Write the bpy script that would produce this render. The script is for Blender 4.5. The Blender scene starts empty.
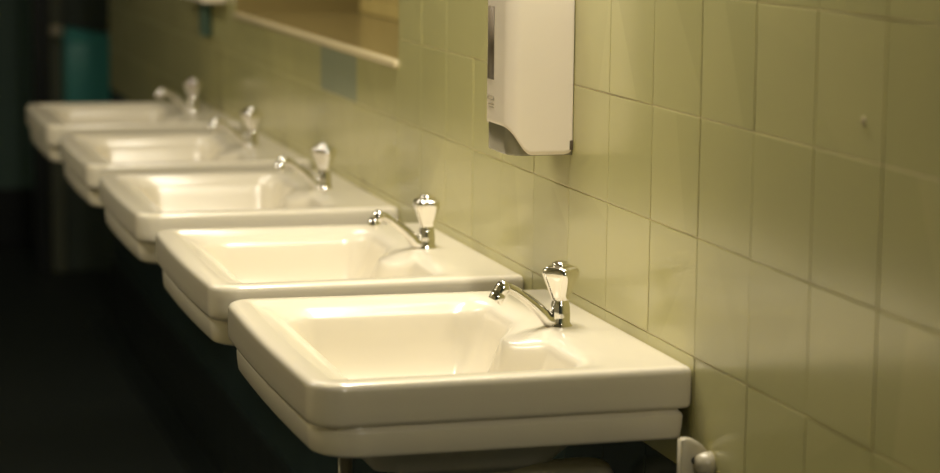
import bpy, bmesh, math, random
from mathutils import Vector, Matrix
random.seed(7)
C = bpy.context.scene.collection
PI = math.pi
TOP = 0.87                      # height of the basin rims
FLOOR = 0.0

# ------------------------------------------------------------------ helpers
def link(name, bm, mat, parent=None, smooth=True, loc=None):
    me = bpy.data.meshes.new(name)
    bmesh.ops.recalc_face_normals(bm, faces=bm.faces[:])
    bm.to_mesh(me); bm.free()
    for m in (mat if isinstance(mat, (list, tuple)) else [mat]):
        me.materials.append(m)
    for p in me.polygons: p.use_smooth = smooth
    o = bpy.data.objects.new(name, me); C.objects.link(o)
    if parent: o.parent = parent
    if loc: o.location = loc
    return o

def thing(name, label, cat, loc, group=None):
    o = bpy.data.objects.new(name, None); C.objects.link(o)
    o.empty_display_size = 0.05
    o.location = loc; o['label'] = label; o['category'] = cat
    if group: o['group'] = group
    return o

def tag(o, label, cat, group=None):
    o['label'] = label; o['category'] = cat
    if group: o['group'] = group
    return o

def struct(name, bm, mat, smooth=False):
    o = link(name, bm, mat, None, smooth); o['kind'] = 'structure'; return o

def copy_tree(o, loc, label):
    r = o.copy(); C.objects.link(r); r.location = loc; r['label'] = label
    for ch in list(o.children):
        c = ch.copy(); C.objects.link(c); c.parent = r
        for g in list(ch.children):
            d = g.copy(); C.objects.link(d); d.parent = c
    return r

def box(bm, a, b, bev=0.0, seg=2):
    vs = [bm.verts.new((x, y, z)) for x in (a[0], b[0]) for y in (a[1], b[1]) for z in (a[2], b[2])]
    fs = [(0,1,3,2),(4,6,7,5),(0,4,5,1),(2,3,7,6),(0,2,6,4),(1,5,7,3)]
    faces = [bm.faces.new([vs[i] for i in f]) for f in fs]
    if bev:
        es = list({e for f in faces for e in f.edges})
        bmesh.ops.bevel(bm, geom=es, offset=bev, segments=seg, profile=0.5, affect='EDGES')

def loops_surface(bm, loops, close_first=False, close_last=False):
    rows = [[bm.verts.new(p) for p in L] for L in loops]
    n = len(rows[0])
    for A, B in zip(rows[:-1], rows[1:]):
        for i in range(n):
            j = (i + 1) % n
            bm.faces.new((A[i], A[j], B[j], B[i]))
    if close_first: bm.faces.new(rows[0])
    if close_last: bm.faces.new(rows[-1])

def lathe(bm, prof, n=48, lobes=0, amp=0.0, at=(0,0,0), axis='z'):
    loops = []
    for r, z, *a in prof:
        k = a[0] if a else 0.0
        L = []
        for i in range(n):
            t = 2*PI*i/n
            rr = r*(1 + k*amp*math.cos(lobes*t)) if lobes else r
            p = (rr*math.cos(t), rr*math.sin(t), z)
            if axis == 'x': p = (p[2], p[0], p[1])
            if axis == 'y': p = (p[0], p[2], p[1])
            L.append((p[0]+at[0], p[1]+at[1], p[2]+at[2]))
        loops.append(L)
    loops_surface(bm, loops, True, True)

def catmull(pts, sub=8):
    out = []
    n = len(pts)
    for i in range(n-1):
        p0, p1, p2, p3 = (pts[max(i-1,0)], pts[i], pts[i+1], pts[min(i+2,n-1)])
        for s in range(sub):
            t = s/sub
            out.append(tuple(0.5*((2*b)+(c-a)*t+(2*a-5*b+4*c-d)*t*t+(-a+3*b-3*c+d)*t**3) for a,b,c,d in zip(p0,p1,p2,p3)))
    out.append(tuple(pts[-1])); return out

def tube(bm, pts, n=20, sub=8, flat=1.0):
    """pts: (x,y,z,r) smooth path"""
    P = catmull(pts, sub)
    loops = []
    prev = None
    for i, p in enumerate(P):
        a = Vector(P[max(i-1,0)][:3]); b = Vector(P[min(i+1,len(P)-1)][:3])
        t = (b-a).normalized()
        u = Vector((0,1,0)) if abs(t.y) < .9 else Vector((1,0,0))
        if prev is not None: u = prev
        u = (u - t*u.dot(t)).normalized(); prev = u
        v = t.cross(u)
        loops.append([Vector(p[:3]) + (u*math.cos(2*PI*k/n)*flat + v*math.sin(2*PI*k/n))*p[3] for k in range(n)])
    loops_surface(bm, loops, True, True)

# ------------------------------------------------------------------ materials
def mat(name, col, rough=0.4, metal=0.0, coat=0.0, noise=None, bump=None, spec=0.5, ior=1.5):
    m = bpy.data.materials.new(name); m.use_nodes = True
    nt = m.node_tree; b = nt.nodes['Principled BSDF']
    b.inputs['Base Color'].default_value = (*col, 1)
    b.inputs['Roughness'].default_value = rough
    b.inputs['Metallic'].default_value = metal
    b.inputs['Coat Weight'].default_value = coat
    b.inputs['Coat Roughness'].default_value = 0.05
    b.inputs['Specular IOR Level'].default_value = spec
    b.inputs['IOR'].default_value = ior
    tc = nt.nodes.new('ShaderNodeTexCoord')
    if noise:
        scale, col2 = noise
        n = nt.nodes.new('ShaderNodeTexNoise'); n.inputs['Scale'].default_value = scale
        n.inputs['Detail'].default_value = 6
        mx = nt.nodes.new('ShaderNodeMix'); mx.data_type = 'RGBA'
        mx.inputs['A'].default_value = (*col, 1); mx.inputs['B'].default_value = (*col2, 1)
        nt.links.new(tc.outputs['Object'], n.inputs['Vector'])
        nt.links.new(n.outputs['Fac'], mx.inputs['Factor'])
        nt.links.new(mx.outputs['Result'], b.inputs['Base Color'])
    if bump:
        scale, st = bump
        n2 = nt.nodes.new('ShaderNodeTexNoise'); n2.inputs['Scale'].default_value = scale
        bp = nt.nodes.new('ShaderNodeBump'); bp.inputs['Strength'].default_value = st
        bp.inputs['Distance'].default_value = 0.002
        nt.links.new(tc.outputs['Object'], n2.inputs['Vector'])
        nt.links.new(n2.outputs['Fac'], bp.inputs['Height'])
        nt.links.new(bp.outputs['Normal'], b.inputs['Normal'])
    return m

TW, TH = 0.15, 0.1305           # tile pitch along the wall / up the wall
TY, TZ = 1.9261, TOP + 0.0106   # one tile joint crossing

def tile_mat(name, c1, c2, rough=0.16, axis=1):
    """glazed tile: tone per tile from white noise on the tile index, faint clouding in the glaze"""
    m = mat(name, c1, rough, ior=1.72)
    nt = m.node_tree; b = nt.nodes['Principled BSDF']
    tc = nt.nodes.new('ShaderNodeTexCoord')
    mp = nt.nodes.new('ShaderNodeVectorMath'); mp.operation = 'SUBTRACT'
    mp.inputs[1].default_value = (0, TY, TZ)
    dv = nt.nodes.new('ShaderNodeVectorMath'); dv.operation = 'DIVIDE'; dv.inputs[1].default_value = (TW, TW, TH)
    fl = nt.nodes.new('ShaderNodeVectorMath'); fl.operation = 'FLOOR'
    ml = nt.nodes.new('ShaderNodeVectorMath'); ml.operation = 'MULTIPLY'
    ml.inputs[1].default_value = (0,1,1) if axis == 1 else (1,0,1)
    wn = nt.nodes.new('ShaderNodeTexWhiteNoise'); wn.noise_dimensions = '3D'
    mx = nt.nodes.new('ShaderNodeMix'); mx.data_type = 'RGBA'
    mx.inputs['A'].default_value = (*c1, 1); mx.inputs['B'].default_value = (*c2, 1)
    L = nt.links.new
    L(tc.outputs['Object'], mp.inputs[0]); L(mp.outputs[0], dv.inputs[0]); L(dv.outputs[0], fl.inputs[0])
    L(fl.outputs[0], ml.inputs[0]); L(ml.outputs[0], wn.inputs['Vector'])
    nz = nt.nodes.new('ShaderNodeTexNoise'); nz.inputs['Scale'].default_value = 9; nz.inputs['Detail'].default_value = 4
    L(tc.outputs['Object'], nz.inputs['Vector'])
    ad = nt.nodes.new('ShaderNodeMath'); ad.operation = 'MULTIPLY_ADD'; ad.inputs[1].default_value = 0.35; 
    mu = nt.nodes.new('ShaderNodeMath'); mu.operation = 'MULTIPLY'; mu.inputs[1].default_value = 0.8
    L(wn.outputs['Value'], mu.inputs[0]); L(nz.outputs['Fac'], ad.inputs[0]); L(mu.outputs[0], ad.inputs[2])
    L(ad.outputs[0], mx.inputs['Factor'])
    L(mx.outputs['Result'], b.inputs['Base Color'])
    n2 = nt.nodes.new('ShaderNodeTexNoise'); n2.inputs['Scale'].default_value = 14; n2.inputs['Detail'].default_value = 1
    bp = nt.nodes.new('ShaderNodeBump'); bp.inputs['Strength'].default_value = 0.08; bp.inputs['Distance'].default_value = 0.002
    L(tc.outputs['Object'], n2.inputs['Vector']); L(n2.outputs['Fac'], bp.inputs['Height']); L(bp.outputs['Normal'], b.inputs['Normal'])
    return m

M = {}
M['tile'] = tile_mat('sage_tile', (0.46,0.435,0.195), (0.53,0.495,0.23), 0.2)
M['tile_low'] = tile_mat('dark_low_tile', (0.020,0.036,0.032), (0.028,0.046,0.040), 0.22)  # dark teal for the wall courses well below the rims
M['tile_end'] = tile_mat('sage_tile_end', (0.29,0.295,0.18), (0.33,0.33,0.20), 0.25, axis=0)
M['tile_blue'] = mat('bluish_tile', (0.32,0.345,0.225), 0.2, noise=(9,(0.33,0.355,0.235)))
M['grout'] = mat('grout', (0.62,0.53,0.26), 0.35, noise=(30,(0.54,0.45,0.21)))
M['black_tile'] = mat('black_tile', (0.010,0.013,0.012), 0.3, noise=(6,(0.016,0.02,0.018)))
M['floor'] = mat('floor_dark', (0.016,0.022,0.018), 0.6, noise=(5,(0.022,0.028,0.023)), bump=(90,0.2))
M['ceiling'] = mat('ceiling_paint', (0.50,0.48,0.38), 0.8, noise=(4,(0.46,0.44,0.35)))
M['opposite'] = mat('opposite_wall', (0.62,0.57,0.40), 0.4, noise=(3,(0.66,0.61,0.43)))
M['teal'] = mat('teal_paint', (0.065,0.125,0.095), 0.45, noise=(5,(0.075,0.14,0.11)))
M['olive'] = mat('olive_paint', (0.075,0.085,0.05), 0.5, noise=(5,(0.09,0.10,0.06)))
M['dark_olive'] = mat('dark_olive_paint', (0.035,0.050,0.035), 0.5, noise=(5,(0.045,0.062,0.042)))
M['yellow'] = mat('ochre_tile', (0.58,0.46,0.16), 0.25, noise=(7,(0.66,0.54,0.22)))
M['sill'] = mat('sill_glaze', (0.20,0.155,0.06), 0.2, noise=(6,(0.24,0.19,0.075)))
M['nosing'] = mat('sill_nosing', (0.62,0.52,0.31), 0.25, noise=(8,(0.55,0.47,0.28)))
M['china'] = mat('cream_vitreous_china', (0.705,0.645,0.505), 0.20, coat=0.15, noise=(5,(0.725,0.665,0.525)))
M['chrome'] = mat('chrome', (0.80,0.78,0.74), 0.07, metal=1.0, noise=(20,(0.74,0.72,0.68)))
M['dull_metal'] = mat('dull_metal', (0.35,0.34,0.30), 0.35, metal=0.9, noise=(30,(0.25,0.24,0.20)))
M['white_plastic'] = mat('white_plastic', (0.90,0.81,0.67), 0.32, noise=(8,(0.88,0.79,0.65)))
M['grey_plastic'] = mat('grey_plastic', (0.20,0.185,0.12), 0.2, noise=(12,(0.24,0.22,0.15)))
M['dark_window'] = mat('smoked_window', (0.085,0.062,0.035), 0.55, noise=(20,(0.11,0.085,0.05)))
M['ink'] = mat('grey_ink', (0.28,0.23,0.15), 0.5, noise=(50,(0.32,0.27,0.18)))
M['iron'] = mat('cream_enamelled_iron', (0.55,0.50,0.36), 0.3, noise=(30,(0.48,0.43,0.31)))
M['pipe'] = mat('cream_pipe', (0.74,0.68,0.50), 0.35, noise=(14,(0.68,0.62,0.45)))
M['dark'] = mat('dark_hole', (0.015,0.013,0.01), 0.6, noise=(10,(0.02,0.018,0.014)))
M['blue'] = mat('blue_plastic', (0.075,0.36,0.33), 0.35, noise=(6,(0.09,0.40,0.37)))
M['lamp_tube'] = None

# ------------------------------------------------------------------ room shell
XO = -2.3            # opposite wall
YB, YE = -1.2, 9.3   # behind the camera / far end
CEIL = 2.7
Y_PIER = 7.52
SK = 0.215           # black skirting height
WY0, WY1 = TY + 12*TW, TY + 22*TW      # window recess along the wall
WZ0, WZ1 = TOP + 0.235, TOP + 1.15     # sill / head of the recess
WD = 0.285                              # depth of the recess

def tiles(bm, u0, u1, v0, v1, place, hole=None, special=None):
    """glazed tiles with eased edges on a grid in (u along, v up), cut at the borders and around a hole"""
    k0 = math.floor((u0 - TY)/TW) ; k1 = math.ceil((u1 - TY)/TW)
    j0 = math.floor((v0 - TZ)/TH) ; j1 = math.ceil((v1 - TZ)/TH)
    g = 0.0007; e = 0.0013
    for k in range(k0, k1):
        for j in range(j0, j1):
            a0, a1 = max(u0, TY+k*TW), min(u1, TY+(k+1)*TW)
            b0, b1 = max(v0, TZ+j*TH), min(v1, TZ+(j+1)*TH)
            if hole:
                h0, h1, z0, z1 = hole
                if a0 >= h0-1e-4 and a1 <= h1+1e-4:
                    if b0 >= z0-1e-4 and b1 <= z1+1e-4: continue
                    if b0 < z0 < b1: b1 = z0
                    elif b0 < z1 < b1: b0 = z1
            if a1-a0 < 0.012 or b1-b0 < 0.012: continue
            ta, tb = (max(-.003, min(.003, random.gauss(0, q))) for q in (.0022, .0026))
            off = random.gauss(0, .00012)
            ca, cb = (a0+a1)/2, (b0+b1)/2
            ring = []
            for ins, d in ((g, .0016), (g, .0005), (g+e*.4, .00012), (g+e, 0.0)):
                ring.append([bm.verts.new(place(u, v, d*.5 + off + ((u-ca)*ta + (v-cb)*tb if d < .002 else 0)))
                             for u, v in ((a0+ins,b0+ins),(a1-ins,b0+ins),(a1-ins,b1-ins),(a0+ins,b1-ins))])
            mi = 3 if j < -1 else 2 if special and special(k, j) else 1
            for A, B in zip(ring[:-1], ring[1:]):
                for i in range(4):
                    f = bm.faces.new((A[i], A[(i+1)%4], B[(i+1)%4], B[i])); f.material_index = mi
            f = bm.faces.new(ring[-1]); f.material_index = mi

# long tiled wall on the right (front face x = 0), with the window recess
bm = bmesh.new()
T = 0.30
def wall_piece(y0, y1, z0, z1): box(bm, (0.0009, y0, z0), (T, y1, z1))
ZD = TZ - TH
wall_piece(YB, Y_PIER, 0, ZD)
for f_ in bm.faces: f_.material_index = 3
wall_piece(YB, WY0-.013, ZD, CEIL); wall_piece(WY1+.013, Y_PIER, ZD, CEIL)
wall_piece(WY0-.013, WY1+.013, ZD, WZ0-.013); wall_piece(WY0-.013, WY1+.013, WZ1+.013, CEIL)
tiles(bm, YB+.01, Y_PIER, SK, CEIL, lambda u, v, d: (d, u, v), hole=(WY0, WY1, WZ0-.012, WZ1),
      special=lambda k, j: (k, j) in ((14,1),(15,1)))
struct('wall_right', bm, [M['grout'], M['tile'], M['tile_blue'], M['tile_low']])

# recess lining: ochre tiled back and reveals
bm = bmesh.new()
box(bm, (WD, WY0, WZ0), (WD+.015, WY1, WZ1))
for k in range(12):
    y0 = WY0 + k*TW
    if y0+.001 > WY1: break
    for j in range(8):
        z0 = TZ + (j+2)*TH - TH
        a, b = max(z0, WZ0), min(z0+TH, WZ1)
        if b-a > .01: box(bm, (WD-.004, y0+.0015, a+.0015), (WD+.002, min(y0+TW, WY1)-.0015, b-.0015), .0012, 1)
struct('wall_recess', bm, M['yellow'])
bm = bmesh.new()
box(bm, (0.0005, WY1, WZ0), (WD+.015, WY1+.012, WZ1)); box(bm, (0.0005, WY0-.012, WZ0), (WD+.015, WY0, WZ1))
box(bm, (0.0005, WY0, WZ1), (WD+.015, WY1, WZ1+.012))
struct('trim_recess', bm, M['sill'])
bm = bmesh.new()
box(bm, (0.006, WY0, WZ0-.012), (WD+.015, WY1, WZ0))
struct('trim_sill', bm, M['sill'])
bm = bmesh.new()
box(bm, (-.007, WY0, WZ0-.012), (0.012, WY1+.01, WZ0+.001), .004, 3)
struct('trim_nosing', bm, M['nosing'], True)

# black skirting tiles, low black floor strip and floor
bm = bmesh.new()
for j, (z0, z1) in enumerate(((0, .105), (.105, SK))):
    y = YB
    while y < Y_PIER:
        box(bm, (-.004, y+.001, z0+.001), (0.0014, min(y+TW, Y_PIER)-.001, z1-.001), .0015, 1); y += TW
struct('baseboard_right', bm, M['black_tile'])
bm = bmesh.new(); box(bm, (-.075, YB, 0), (-.0045, Y_PIER-.007, .012), .004, 2)
struct('trim_floor_strip', bm, M['black_tile'])
bm = bmesh.new(); box(bm, (XO, YB, -.1), (1.2, YE, 0.0))
struct('floor', bm, M['floor'])
bm = bmesh.new(); box(bm, (XO-.1, YB-.1, CEIL), (1.2, YE+.1, CEIL+.1))
struct('ceiling', bm, M['ceiling'])
bm = bmesh.new(); box(bm, (XO-.1, YB-.1, 0), (XO, YE, CEIL))
struct('wall_left', bm, M['opposite'])
bm = bmesh.new(); box(bm, (XO, YB-.1, 0), (.3, YB, CEIL))
struct('wall_behind', bm, M['dark_olive'])
bm = bmesh.new(); box(bm, (XO-.1, YE, 0), (1.2, YE+.1, CEIL))
struct('wall_far', bm, M['teal'])
bm = bmesh.new(); box(bm, (XO, YE-.012, 0), (1.1, YE, SK), .003, 2)
struct('baseboard_far', bm, M['black_tile'])
bm = bmesh.new(); box(bm, (1.1, Y_PIER+.15, 0), (1.2, YE, CEIL)); box(bm, (T-.01, Y_PIER-.1, 0), (1.2, Y_PIER+.15, CEIL))
struct('wall_passage', bm, M['olive'])
bm = bmesh.new(); box(bm, (-.034, 8.55, 0), (.40, 8.67, CEIL), .004, 2)
struct('wall_stub', bm, M['dark_olive'])
bm = bmesh.new(); box(bm, (-.086, 8.53, 0), (-.036, 8.67, CEIL), .005, 2)
struct('trim_doorframe', bm, M['olive'])
bm = bmesh.new(); box(bm, (-.140, 8.56, 0), (-.0865, 8.66, CEIL), .004, 2)  # black strip standing in for the shaded gap beside the frame
struct('trim_dark_gap', bm, M['black_tile'])

# ------------------------------------------------------------------ washbasin
W, D, GAP = 0.526, 0.427, 0.0002
CX, CY = -0.24, 0.0
BH = 0.16                 # local z of the rim above the empty
N = 480
def sd_rbox(px, py, x0, x1, y0, y1, rf, rb):
    cx, cy = (x0+x1)/2, (y0+y1)/2; hx, hy = (x1-x0)/2, (y1-y0)/2
    r = rf if px < cx else rb
    qx, qy = abs(px-cx)-hx+r, abs(py-cy)-hy+r
    return min(max(qx, qy), 0) + math.hypot(max(qx,0), max(qy,0)) - r
BOW = 0.006
def sd_outer(px, py, rf=.036, rb=.008):
    py = py/(1+.040*min(1, max(0, -px/D)))
    bow = BOW*(1-(2*py/W)**2)
    return sd_rbox(px + (bow if px < CX else 0)*min(1, (CX-px)/.1 if px < CX else 0), py, -D+.003, -GAP, -W/2, W/2, rf, rb)
def sd_skirt(px, py): return sd_outer(px, py, .060, .010)
TAPX = -0.068
def sd_bowl(px, py):
    a = sd_rbox(px, py, -.366, -.104, -.214, .214, .045, .045)
    b = .067 - math.hypot((px-TAPX), py)
    k = .022
    h = max(k-abs(a-b), 0)/k
    return max(a, b) + h*h*k*.25
def loop(sd, lvl):
    out = []
    for i in range(N):
        t = 2*PI*i/N
        dx, dy = math.cos(t), math.sin(t)
        lo, r = 0.0, 0.0
        while r < .6:
            if sd(CX+dx*r, CY+dy*r) > lvl: break
            lo = r; r += .006
        hi = r
        for _ in range(22):
            m = (lo+hi)/2
            if sd(CX+dx*m, CY+dy*m) > lvl: hi = m
            else: lo = m
        out.append((CX+dx*lo, CY+dy*lo))
    return out
def sst(a, b, x):
    t = min(1, max(0, (x-a)/(b-a))); return t*t*(3-2*t)
def ring(pts, z): return [(x, y, z+BH) for x, y in pts]
def mixl(A, B, f): return [(a[0]*(1-f)+b[0]*f, a[1]*(1-f)+b[1]*f) for a, b in zip(A, B)]

def basin_body():
    bm = bmesh.new(); Ls = []
    def body(ins, z): Ls.append(ring(loop(sd_skirt, -ins), z))
    def slab(ins, z): Ls.append(ring(loop(sd_outer, -ins), z))
    edge = loop(sd_bowl, 0.0)
    # underside: bowl belly, then the lower skirt, the groove, the upper slab
    ctr = [(CX+(x-CX)*.22, CY+(y-CY)*.22) for x, y in edge]
    Ls.append(ring(ctr, -.142)); 
    Ls.append(ring(loop(sd_bowl, -.07), -.136)); Ls.append(ring(loop(sd_bowl, -.03), -.118))
    Ls.append(ring(loop(sd_bowl, 0.004), -.088))
    body(.026, -.0835); body(.016, -.0832); body(.0115, -.0815); body(.0095, -.0780); body(.0080, -.066); body(.0075, -.056); body(.0085, -.0530)
    body(.0115, -.0508); slab(.0115, -.0480); slab(.0050, -.0466); slab(.0015, -.0446); slab(.0004, -.041)
    slab(.0000, -.030); slab(.0000, -.018); slab(.0000, -.0085); slab(.0008, -.0048); slab(.0026, -.0020); slab(.0052, -.0005); slab(.0090, 0.0); slab(.0140, 0.0)
    rim = loop(sd_outer, -.026); Ls.append(ring(rim, 0.0))
    def zdrop(x, d): return d*(1 - sst(-.135, -.085, x))
    p1 = loop(sd_outer, -.030); Ls.append([(x, y, BH-zdrop(x, .0016)) for x, y in p1])
    p2 = loop(sd_outer, -.034); Ls.append([(x, y, BH-zdrop(x, .0032)) for x, y in p2])
    for f, d in ((.25,.0050),(.5,.0072),(.75,.0100),(.9,.0125)):
        q = mixl(p2, edge, f); Ls.append([(x, y, BH-zdrop(x, d)-(.0015*f*f)) for x, y in q])
    # the bowl
    def zedge(x): return -zdrop(x, .0135) - .0016
    for lv, dz in ((0,0),(-.0022,-.0012),(-.0045,-.0040),(-.0065,-.0085)):
        Ls.append([(x, y, BH+zedge(x)+dz) for x, y in loop(sd_bowl, lv)])
    for lv, z in ((-.011,-.034),(-.017,-.052),(-.026,-.072),(-.037,-.089),(-.052,-.102),(-.070,-.111)):
        Ls.append(ring(loop(sd_bowl, lv), z))
    base = loop(sd_bowl, -.070)
    for f, z in ((.25,-.1165),(.5,-.1205),(.75,-.1235)):
        Ls.append(ring([(CX+(x-CX)*(1-f)+.0*f, y*(1-f)) for x, y in base], z))
    Ls.append(ring([(CX+.02*math.cos(2*PI*i/N), .02*math.sin(2*PI*i/N)) for i in range(N)], -.1255))
    loops_surface(bm, Ls, True, True)
    return bm

YS = [2.376, 3.007, 3.710, 4.397, 5.143]
BL = ['cream washbasin nearest the camera, in front of all the others',
      'cream washbasin second from the front, level with the wall dispenser\'s far side',
      'cream washbasin third in the row, with two basins before and two behind',
      'cream washbasin second from the far end, its rim half hidden by the next one',
      'cream washbasin at the far end of the row, smallest in view']
def basin_loc(i): return (0.0, YS[i] + W/2, TOP - BH)
b0 = thing('washbasin', BL[0], 'washbasin', basin_loc(0), 'row of washbasins along the tiled wall')
link('bowl_body', basin_body(), M['china'], b0)
bm = bmesh.new()
lathe(bm, [(.001,-.004),(.020,-.004),(.022,-.001),(.0215,.0012),(.018,.0018),(.014,.0002),(.001,-.001)], 40, at=(CX, 0, BH-.1245))
link('drain', bm, M['chrome'], b0)
bm = bmesh.new()
lathe(bm, [(.001,-.004),(.0195,-.004),(.0195,.004),(.017,.006),(.001,.006)], 32, at=(CX, 0, BH-.145))
link('waste_nut', bm, M['dull_metal'], b0)
bm = bmesh.new()
zp = BH - .1637
tube(bm, [(-.240,0,zp+.0125,.0125),(-.240,-.001,zp+.007,.0125),(-.234,-.005,zp+.0005,.0125),(-.200,-.018,zp,.0125),(-.110,-.040,zp,.0125),(-.040,-.040,zp-.0005,.0125),(-.024,-.040,zp-.013,.0125),(-.020,-.040,zp-.041,.0125),(-.020,-.040,zp-.115,.0125),(-.016,-.040,zp-.131,.0125),(-.0004,-.040,zp-.135,.0125)], 20, 6)
wp = link('waste_pipe', bm, M['pipe'], b0); wp['label'] = 'cream waste pipe'
bm = bmesh.new(); lathe(bm, [(.0128,.0),(.0165,.0),(.0165,.012),(.0128,.012)], 28, at=(-.240, 0, zp+.0005))
link('coupling', bm, M['dull_metal'], wp)
for i in range(1, 5): copy_tree(b0, basin_loc(i), BL[i])

# ------------------------------------------------------------------ taps
TL = ['chrome tap on the nearest washbasin, spout over its bowl',
      'chrome tap on the second washbasin from the front, left of the nearest tap',
      'chrome tap on the third washbasin, in the middle of the row',
      'chrome tap on the fourth washbasin, second from the far end',
      'chrome tap on the farthest washbasin, at the end of the row']
def tap_loc(i): return (TAPX, YS[i] + W/2 + .004, TOP - .0004)
t0 = thing('tap', TL[0], 'tap', tap_loc(0), 'taps on the washbasins')
bm = bmesh.new()
lathe(bm, [(.0005,0),(.0150,0),(.0150,.0012),(.0130,.0025),(.0122,.005),(.0121,.013),(.0116,.022),(.0106,.0285),(.0095,.0305),(.0095,.033),(.0005,.033)], 48)
link('body', bm, M['chrome'], t0)
def handle_bm():
    bm = bmesh.new()
    lathe(bm, [(.0005,.0310,0),(.0095,.0310,.1),(.0106,.0325,.3),(.0116,.037,.6),(.0145,.0460,1),(.0180,.0555,1),(.0198,.0605,1),(.0204,.0635,1),(.0203,.0660,.95),(.0194,.0685,.9),(.0176,.0704,.8),(.0150,.0717,.65),(.0120,.0723,.4),(.0108,.0722,.1),(.0005,.0722,0)], 96, lobes=4, amp=.11)
    return bm
h = link('handle', handle_bm(), M['chrome'], t0)
bm = bmesh.new()
lathe(bm, [(.0005,.0718),(.0104,.0718),(.0106,.0736),(.0098,.0756),(.0070,.0772),(.0035,.0780),(.0005,.0782)], 40)
link('handle_cap', bm, M['chrome'], h)
bm = bmesh.new()
tube(bm, [(-.004,0,.006,.0090),(-.014,0,.0075,.0085),(-.0225,0,.0165,.0080),(-.034,0,.0275,.0070),(-.050,0,.0400,.0062),(-.061,0,.0465,.0062),(-.067,0,.0485,.0062),(-.073,0,.0480,.0058)], 24, 8)
link('spout', bm, M['chrome'], t0)
bm = bmesh.new()
lathe(bm, [(.0005,.0035),(.0045,.003),(.0075,.0005),(.0088,-.003),(.0090,-.009),(.0086,-.0115),(.0086,-.0122),(.0092,-.0128),(.0092,-.0225),(.0086,-.0240),(.0066,-.0240),(.0060,-.020),(.0005,-.020)], 32)
nz = link('nozzle', bm, M['chrome'], t0, loc=(-.0680, 0, .0525))
nz.rotation_euler = (0, math.radians(33), 0)
for i in range(1, 5):
    c = copy_tree(t0, tap_loc(i), TL[i])
    for ch in c.children:
        if ch.name.startswith('handle'): ch.rotation_euler = (0, 0, math.radians((0, 38, 14, 60, 25)[i]))

# ------------------------------------------------------------------ soap dispenser on the wall
DY0, DY1 = 2.812, 2.908
DZ = TOP + .176
dsp = thing('soap_dispenser', 'white plastic soap dispenser with a grey lower corner, on the tiles above the nearest basins', 'soap dispenser', (0, (DY0+DY1)/2, DZ))
hy = (DY1-DY0)/2
def prism(bm, prof, y0, y1, bev=0, seg=3, edges=None):
    A = [bm.verts.new((x, y0, z)) for x, z in prof]; B = [bm.verts.new((x, y1, z)) for x, z in prof]
    n = len(prof); fa = bm.faces.new(A); fb = bm.faces.new(B)
    for i in range(n): bm.faces.new((A[i], A[(i+1)%n], B[(i+1)%n], B[i]))
    if bev:
        es = list(set(fa.edges[:] + fb.edges[:]))
        bmesh.ops.bevel(bm, geom=es, offset=bev, segments=seg, profile=.5, affect='EDGES')
def arc(cx, cz, r, a0, a1, n=8): return [(cx+r*math.cos(math.radians(a0+(a1-a0)*i/n)), cz+r*math.sin(math.radians(a0+(a1-a0)*i/n))) for i in range(n+1)]
HH = .300
def zcut(x):
    K = [(-.0865,.0435),(-.083,.0405),(-.078,.0345),(-.071,.0240),(-.064,.0148),(-.058,.0095),(-.054,.0085),(-.012,.0085),(-.0055,.0100),(-.0025,.0130),(-.0008,.0190)]
    for (xa, za), (xb, zb) in zip(K[:-1], K[1:]):
        if x <= xb: return za + (zb-za)*max(0, (x-xa)/(xb-xa))
    return K[-1][1]
def u_line(ins):
    r = .018 - ins*.5; xf = -.0865 + ins; h = hy - ins
    L = [(-.0008 + 0*ins, -h)] + [(x, -h) for x in (-.0025,-.0055,-.012,-.03,-.05,-.054,-.058,-.061,-.064,-.0665)]
    q = .006 - ins*.2
    R_ = [(x, h) for x, y in L[:-1]][::-1]
    L += [(px, py) for px, py in arc(xf+r, -h+r, r, 270, 180, 10)]
    L += [(xf, y) for y in (-.012, 0, .012, .024)]
    L += [(px, py) for px, py in arc(xf+q, h-q, q, 180, 90, 6)] + [(-.075, h)]
    return L + R_
bm = bmesh.new()
rows = []
base = u_line(0)
for t in (0, .02, .1, .3, .6, 1): rows.append([(x, y, zcut(x)*(1-t) + (HH-.02)*t) for x, y in base])
for k in range(1, 6):
    a_ = k/5*PI/2; ins = .02*(1-math.cos(a_))
    rows.append([(x, y, HH-.02+.02*math.sin(a_)) for x, y in u_line(ins)])
V = [[bm.verts.new(p) for p in L] for L in rows]
for A, B in zip(V[:-1], V[1:]):
    for i in range(len(A)-1): bm.faces.new((A[i], A[i+1], B[i+1], B[i]))
bm.faces.new(V[-1])
cov = link('cover', bm, M['white_plastic'], dsp)
sm = cov.modifiers.new('shell', 'SOLIDIFY'); sm.thickness = .002; sm.offset = 1

bm = bmesh.new()
ho = u_line(.0022)
loops_surface(bm, [[(x*.93, y*.96, .0072) for x, y in ho], [(x*.985, y*.99, .0080) for x, y in ho], [(x, y, .0100) for x, y in ho], [(x, y, .03) for x, y in ho], [(x, y, .062) for x, y in ho]], True, True)
link('lower_housing', bm, M['grey_plastic'], dsp)
bm = bmesh.new(); box(bm, (-.006, -hy+.004, .012), (-.0003, hy-.004, HH-.008), .002, 2)
box(bm, (-.0045, -hy-.0008, .014), (-.0003, -hy+.006, .026), .0006, 2)  # small dark tab standing in for the shadow gap beside the cover
link('back_plate', bm, M['dark_window'], dsp)
# smoked level window, slightly sunk in a thin frame on the front face
bm = bmesh.new()
prism(bm, [(-.0860,.098),(-.0871,.098),(-.0871,.190),(-.0860,.190)], .0125, hy-.0075, .0004, 2)
link('level_window', bm, M['dark_window'], dsp)
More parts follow.
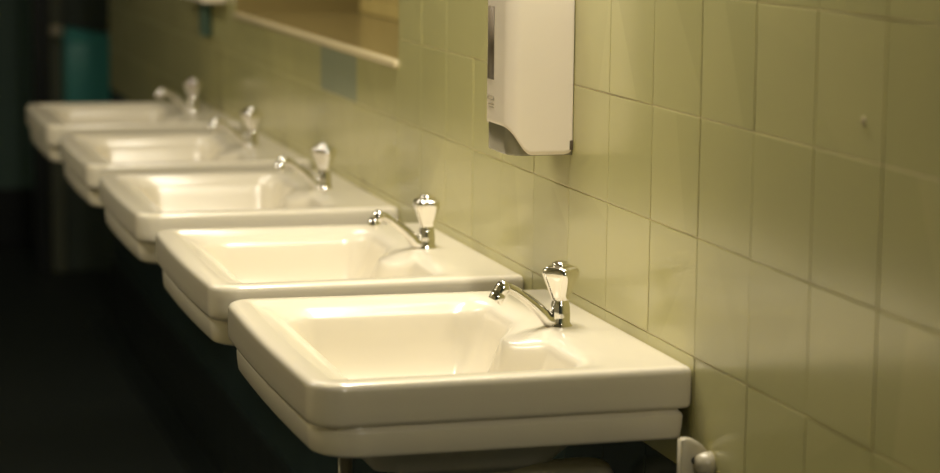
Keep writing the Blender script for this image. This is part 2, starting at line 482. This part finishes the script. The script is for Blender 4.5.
# moulded mark: a small rounded outline over two short bars
bm = bmesh.new()
def strip(y0, y1, z0, z1): 
    box(bm, (-.0869, y0, z0), (-.0862, y1, z1))
ya, yb = .010, hy-.008
strip(ya, yb, .0768, .0776); strip(ya, yb, .0722, .0730); strip(ya, ya+.003, .0722, .0776); strip(yb-.003, yb, .0722, .0776)
for k in range(5): strip(ya+.001+k*.0052, ya+.0048+k*.0052, .0660, .0688)
strip(ya, yb-.004, .0625, .0640)
link('mark', bm, M['ink'], dsp)

# second white dispenser far down the wall, only its underside in frame
Y2 = 5.56
d2 = thing('wall_dispenser', 'pale wall box past the far end of the window sill, dark strip below', 'dispenser', (0, Y2, TOP+.14))
bm = bmesh.new(); box(bm, (-.060, -.23, .110), (-.0005, .23, .38), .008, 3)
link('case', bm, M['white_plastic'], d2)
bm = bmesh.new(); box(bm, (-.022, -.02, .022), (-.0005, .045, .1104), .006, 3)  # dark upright strip under the case
link('spout', bm, M['teal'], d2)

# ------------------------------------------------------------------ under the nearest basin
br = thing('wall_bracket', 'cream iron bracket with a bolt hole under the nearest washbasin, at the wall', 'bracket', (0, 2.330, TOP-.153))
bm = bmesh.new()
pf = [(-.0005,-.030),(-.0005,.062),(-.003,.068)] + arc(-.028, .058, .028, 18, 95, 8) + [(-.0335,.084),(-.0335,-.030)]
prism(bm, pf, -.007, .005, .0015, 2)
link('arm', bm, M['iron'], br)
bm = bmesh.new(); lathe(bm, [(.0005,0),(.0042,0),(.0042,.0016),(.0005,.0016)], 24, at=(-.017, -.0086, .062), axis='y')
link('bolt_hole', bm, M['dark'], br)
bm = bmesh.new(); lathe(bm, [(.0005,-.0185),(.0068,-.0180),(.0102,-.015),(.0122,-.008),(.0128,-.0005),(.0005,-.0005)], 28, at=(-.0008, -.014, .060), axis='x')
link('boss', bm, M['iron'], br)

sp = thing('supply_pipe', 'dull metal upright pipe under the front left of the nearest washbasin', 'pipe', (-.338, 2.60, 0))
bm = bmesh.new(); lathe(bm, [(.0005,.0),(.0085,.0),(.0085,TOP-.128),(.0005,TOP-.128)], 24)
link('upright', bm, M['dull_metal'], sp)
bm = bmesh.new(); lathe(bm, [(.0005,.0),(.022,.0),(.020,.004),(.0088,.006),(.0005,.006)], 28)
link('floor_flange', bm, M['dull_metal'], sp)

# ------------------------------------------------------------------ far passage
bn = thing('wall_box', 'blue box with a sloping top and pale knob, beyond the far end of the tiles', 'wall box', (.04, 8.549, TOP-.36))
bm = bmesh.new(); box(bm, (-.085, -.16, 0), (.10, -.0005, .33), .012, 3)
link('case', bm, M['blue'], bn)
bm = bmesh.new()
loops_surface(bm, [[(-.088,-.165,.328),(.103,-.165,.328),(.103,-.0005,.328),(-.088,-.0005,.328)],
                   [(-.088,-.165,.352),(.103,-.165,.338),(.103,-.0005,.338),(-.088,-.0005,.352)],
                   [(-.078,-.150,.378),(.095,-.150,.345),(.095,-.0005,.345),(-.078,-.0005,.378)]], True, True)
lid = link('lid', bm, M['blue'], bn, smooth=False)
bm = bmesh.new(); lathe(bm, [(.0005,-.03),(.016,-.026),(.022,0),(.016,.018),(.0005,.02)], 24, at=(-.105, -.10, .365), axis='x')
link('knob', bm, M['iron'], lid)

# two dried dabs on the glaze at the upper right
bm = bmesh.new(); lathe(bm, [(.0005,-.0026),(.0014,-.0023),(.0026,-.0014),(.0034,0)], 16, axis='x')
for v in bm.verts: v.co.z *= 1.6
tag(link('paint_dab', bm, M['nosing'], None, loc=(0.0004, 1.968, TOP+.307)), 'small pale dab stuck on a tile at the upper right', 'dab')

# ------------------------------------------------------------------ lamps
def lamp(name, loc, sx, sy, power, col, label):
    f = thing(name, label, 'ceiling light', loc)
    bm = bmesh.new(); box(bm, (-sx/2-.02, -sy/2-.03, .004), (sx/2+.02, sy/2+.03, .05), .006, 2)
    link('housing', bm, M['ceiling'], f)
    ld = bpy.data.lights.new(name, 'AREA'); ld.shape = 'RECTANGLE'; ld.size = sx; ld.size_y = sy
    ld.energy = power; ld.color = col
    lo = bpy.data.objects.new('tube_light', ld); C.objects.link(lo); lo.parent = f
    return f
WARM = (1.0, .915, .77)
def strip_light(loc, sy, power, label):
    """a strip light on a bracket high on the tiled wall, shining down on the basins"""
    f = thing('strip_light', label, 'wall light', loc, 'strip lights above the basins')
    bm = bmesh.new(); box(bm, (-.055, -sy/2-.03, .004), (.055, sy/2+.03, .06), .008, 2)
    link('housing', bm, M['iron'], f)
    for k in (-1, 1):
        bm = bmesh.new(); box(bm, (.05, k*sy*.35-.015, .02), (-loc[0]-.0005, k*sy*.35+.015, .045), .003, 1)
        link('wall_arm', bm, M['iron'], f)
    ld = bpy.data.lights.new('strip_tube', 'AREA'); ld.shape = 'RECTANGLE'; ld.size = .09; ld.size_y = sy
    ld.energy = power; ld.color = WARM
    lo = bpy.data.objects.new('tube_light', ld); C.objects.link(lo); lo.parent = f
strip_light((-.13, 2.82, TOP+1.20), 1.0, 25, 'strip light above the nearest basins, out of frame')
strip_light((-.13, 4.75, TOP+1.20), 1.0, 5, 'strip light above the far basins, out of frame')
lamp('ceiling_light', (-1.9, 4.3, CEIL-.052), .30, 1.2, 25, WARM, 'ceiling light along the opposite wall, out of frame')
strip_light((-.13, -.45, TOP+1.20), 1.0, 27, 'added fill light on the wall behind the camera, out of frame')  # unseen fill lamp, added to brighten the basins' near sides

w = bpy.data.worlds.new('world'); bpy.context.scene.world = w; w.use_nodes = True
w.node_tree.nodes['Background'].inputs['Color'].default_value = (.010, .014, .012, 1)
w.node_tree.nodes['Background'].inputs['Strength'].default_value = 1.0

# ------------------------------------------------------------------ camera (pose solved from the tile grid and basin rims)
F, yaw, pitch, roll = 2375.9875, .2732, .145, .0104
cy_, sy_, cp, sp_ = math.cos(yaw), math.sin(yaw), math.cos(pitch), math.sin(pitch)
f = Vector((sy_*cp, cy_*cp, -sp_)); r = Vector((cy_, -sy_, 0)); u = r.cross(f)
r2 = r*math.cos(roll) + u*math.sin(roll); u2 = -r*math.sin(roll) + u*math.cos(roll)
cd = bpy.data.cameras.new('camera'); cam = bpy.data.objects.new('camera', cd); C.objects.link(cam)
cd.sensor_width = 36; cd.lens = F/940*36; cd.clip_start = .05
mw = Matrix((r2, u2, -f)).transposed().to_4x4(); mw.translation = Vector((-.9205, 0, TOP+.5109))
cam.matrix_world = mw
cd.dof.use_dof = True; cd.dof.focus_distance = 2.88; cd.dof.aperture_fstop = 4.0; cd.dof.aperture_blades = 0
sc = bpy.context.scene; sc.camera = cam
sc.view_settings.view_transform = 'Standard'; sc.view_settings.look = 'None'
sc.view_settings.gamma = 1; sc.view_settings.use_curve_mapping = False
sc.view_settings.exposure = 0.0
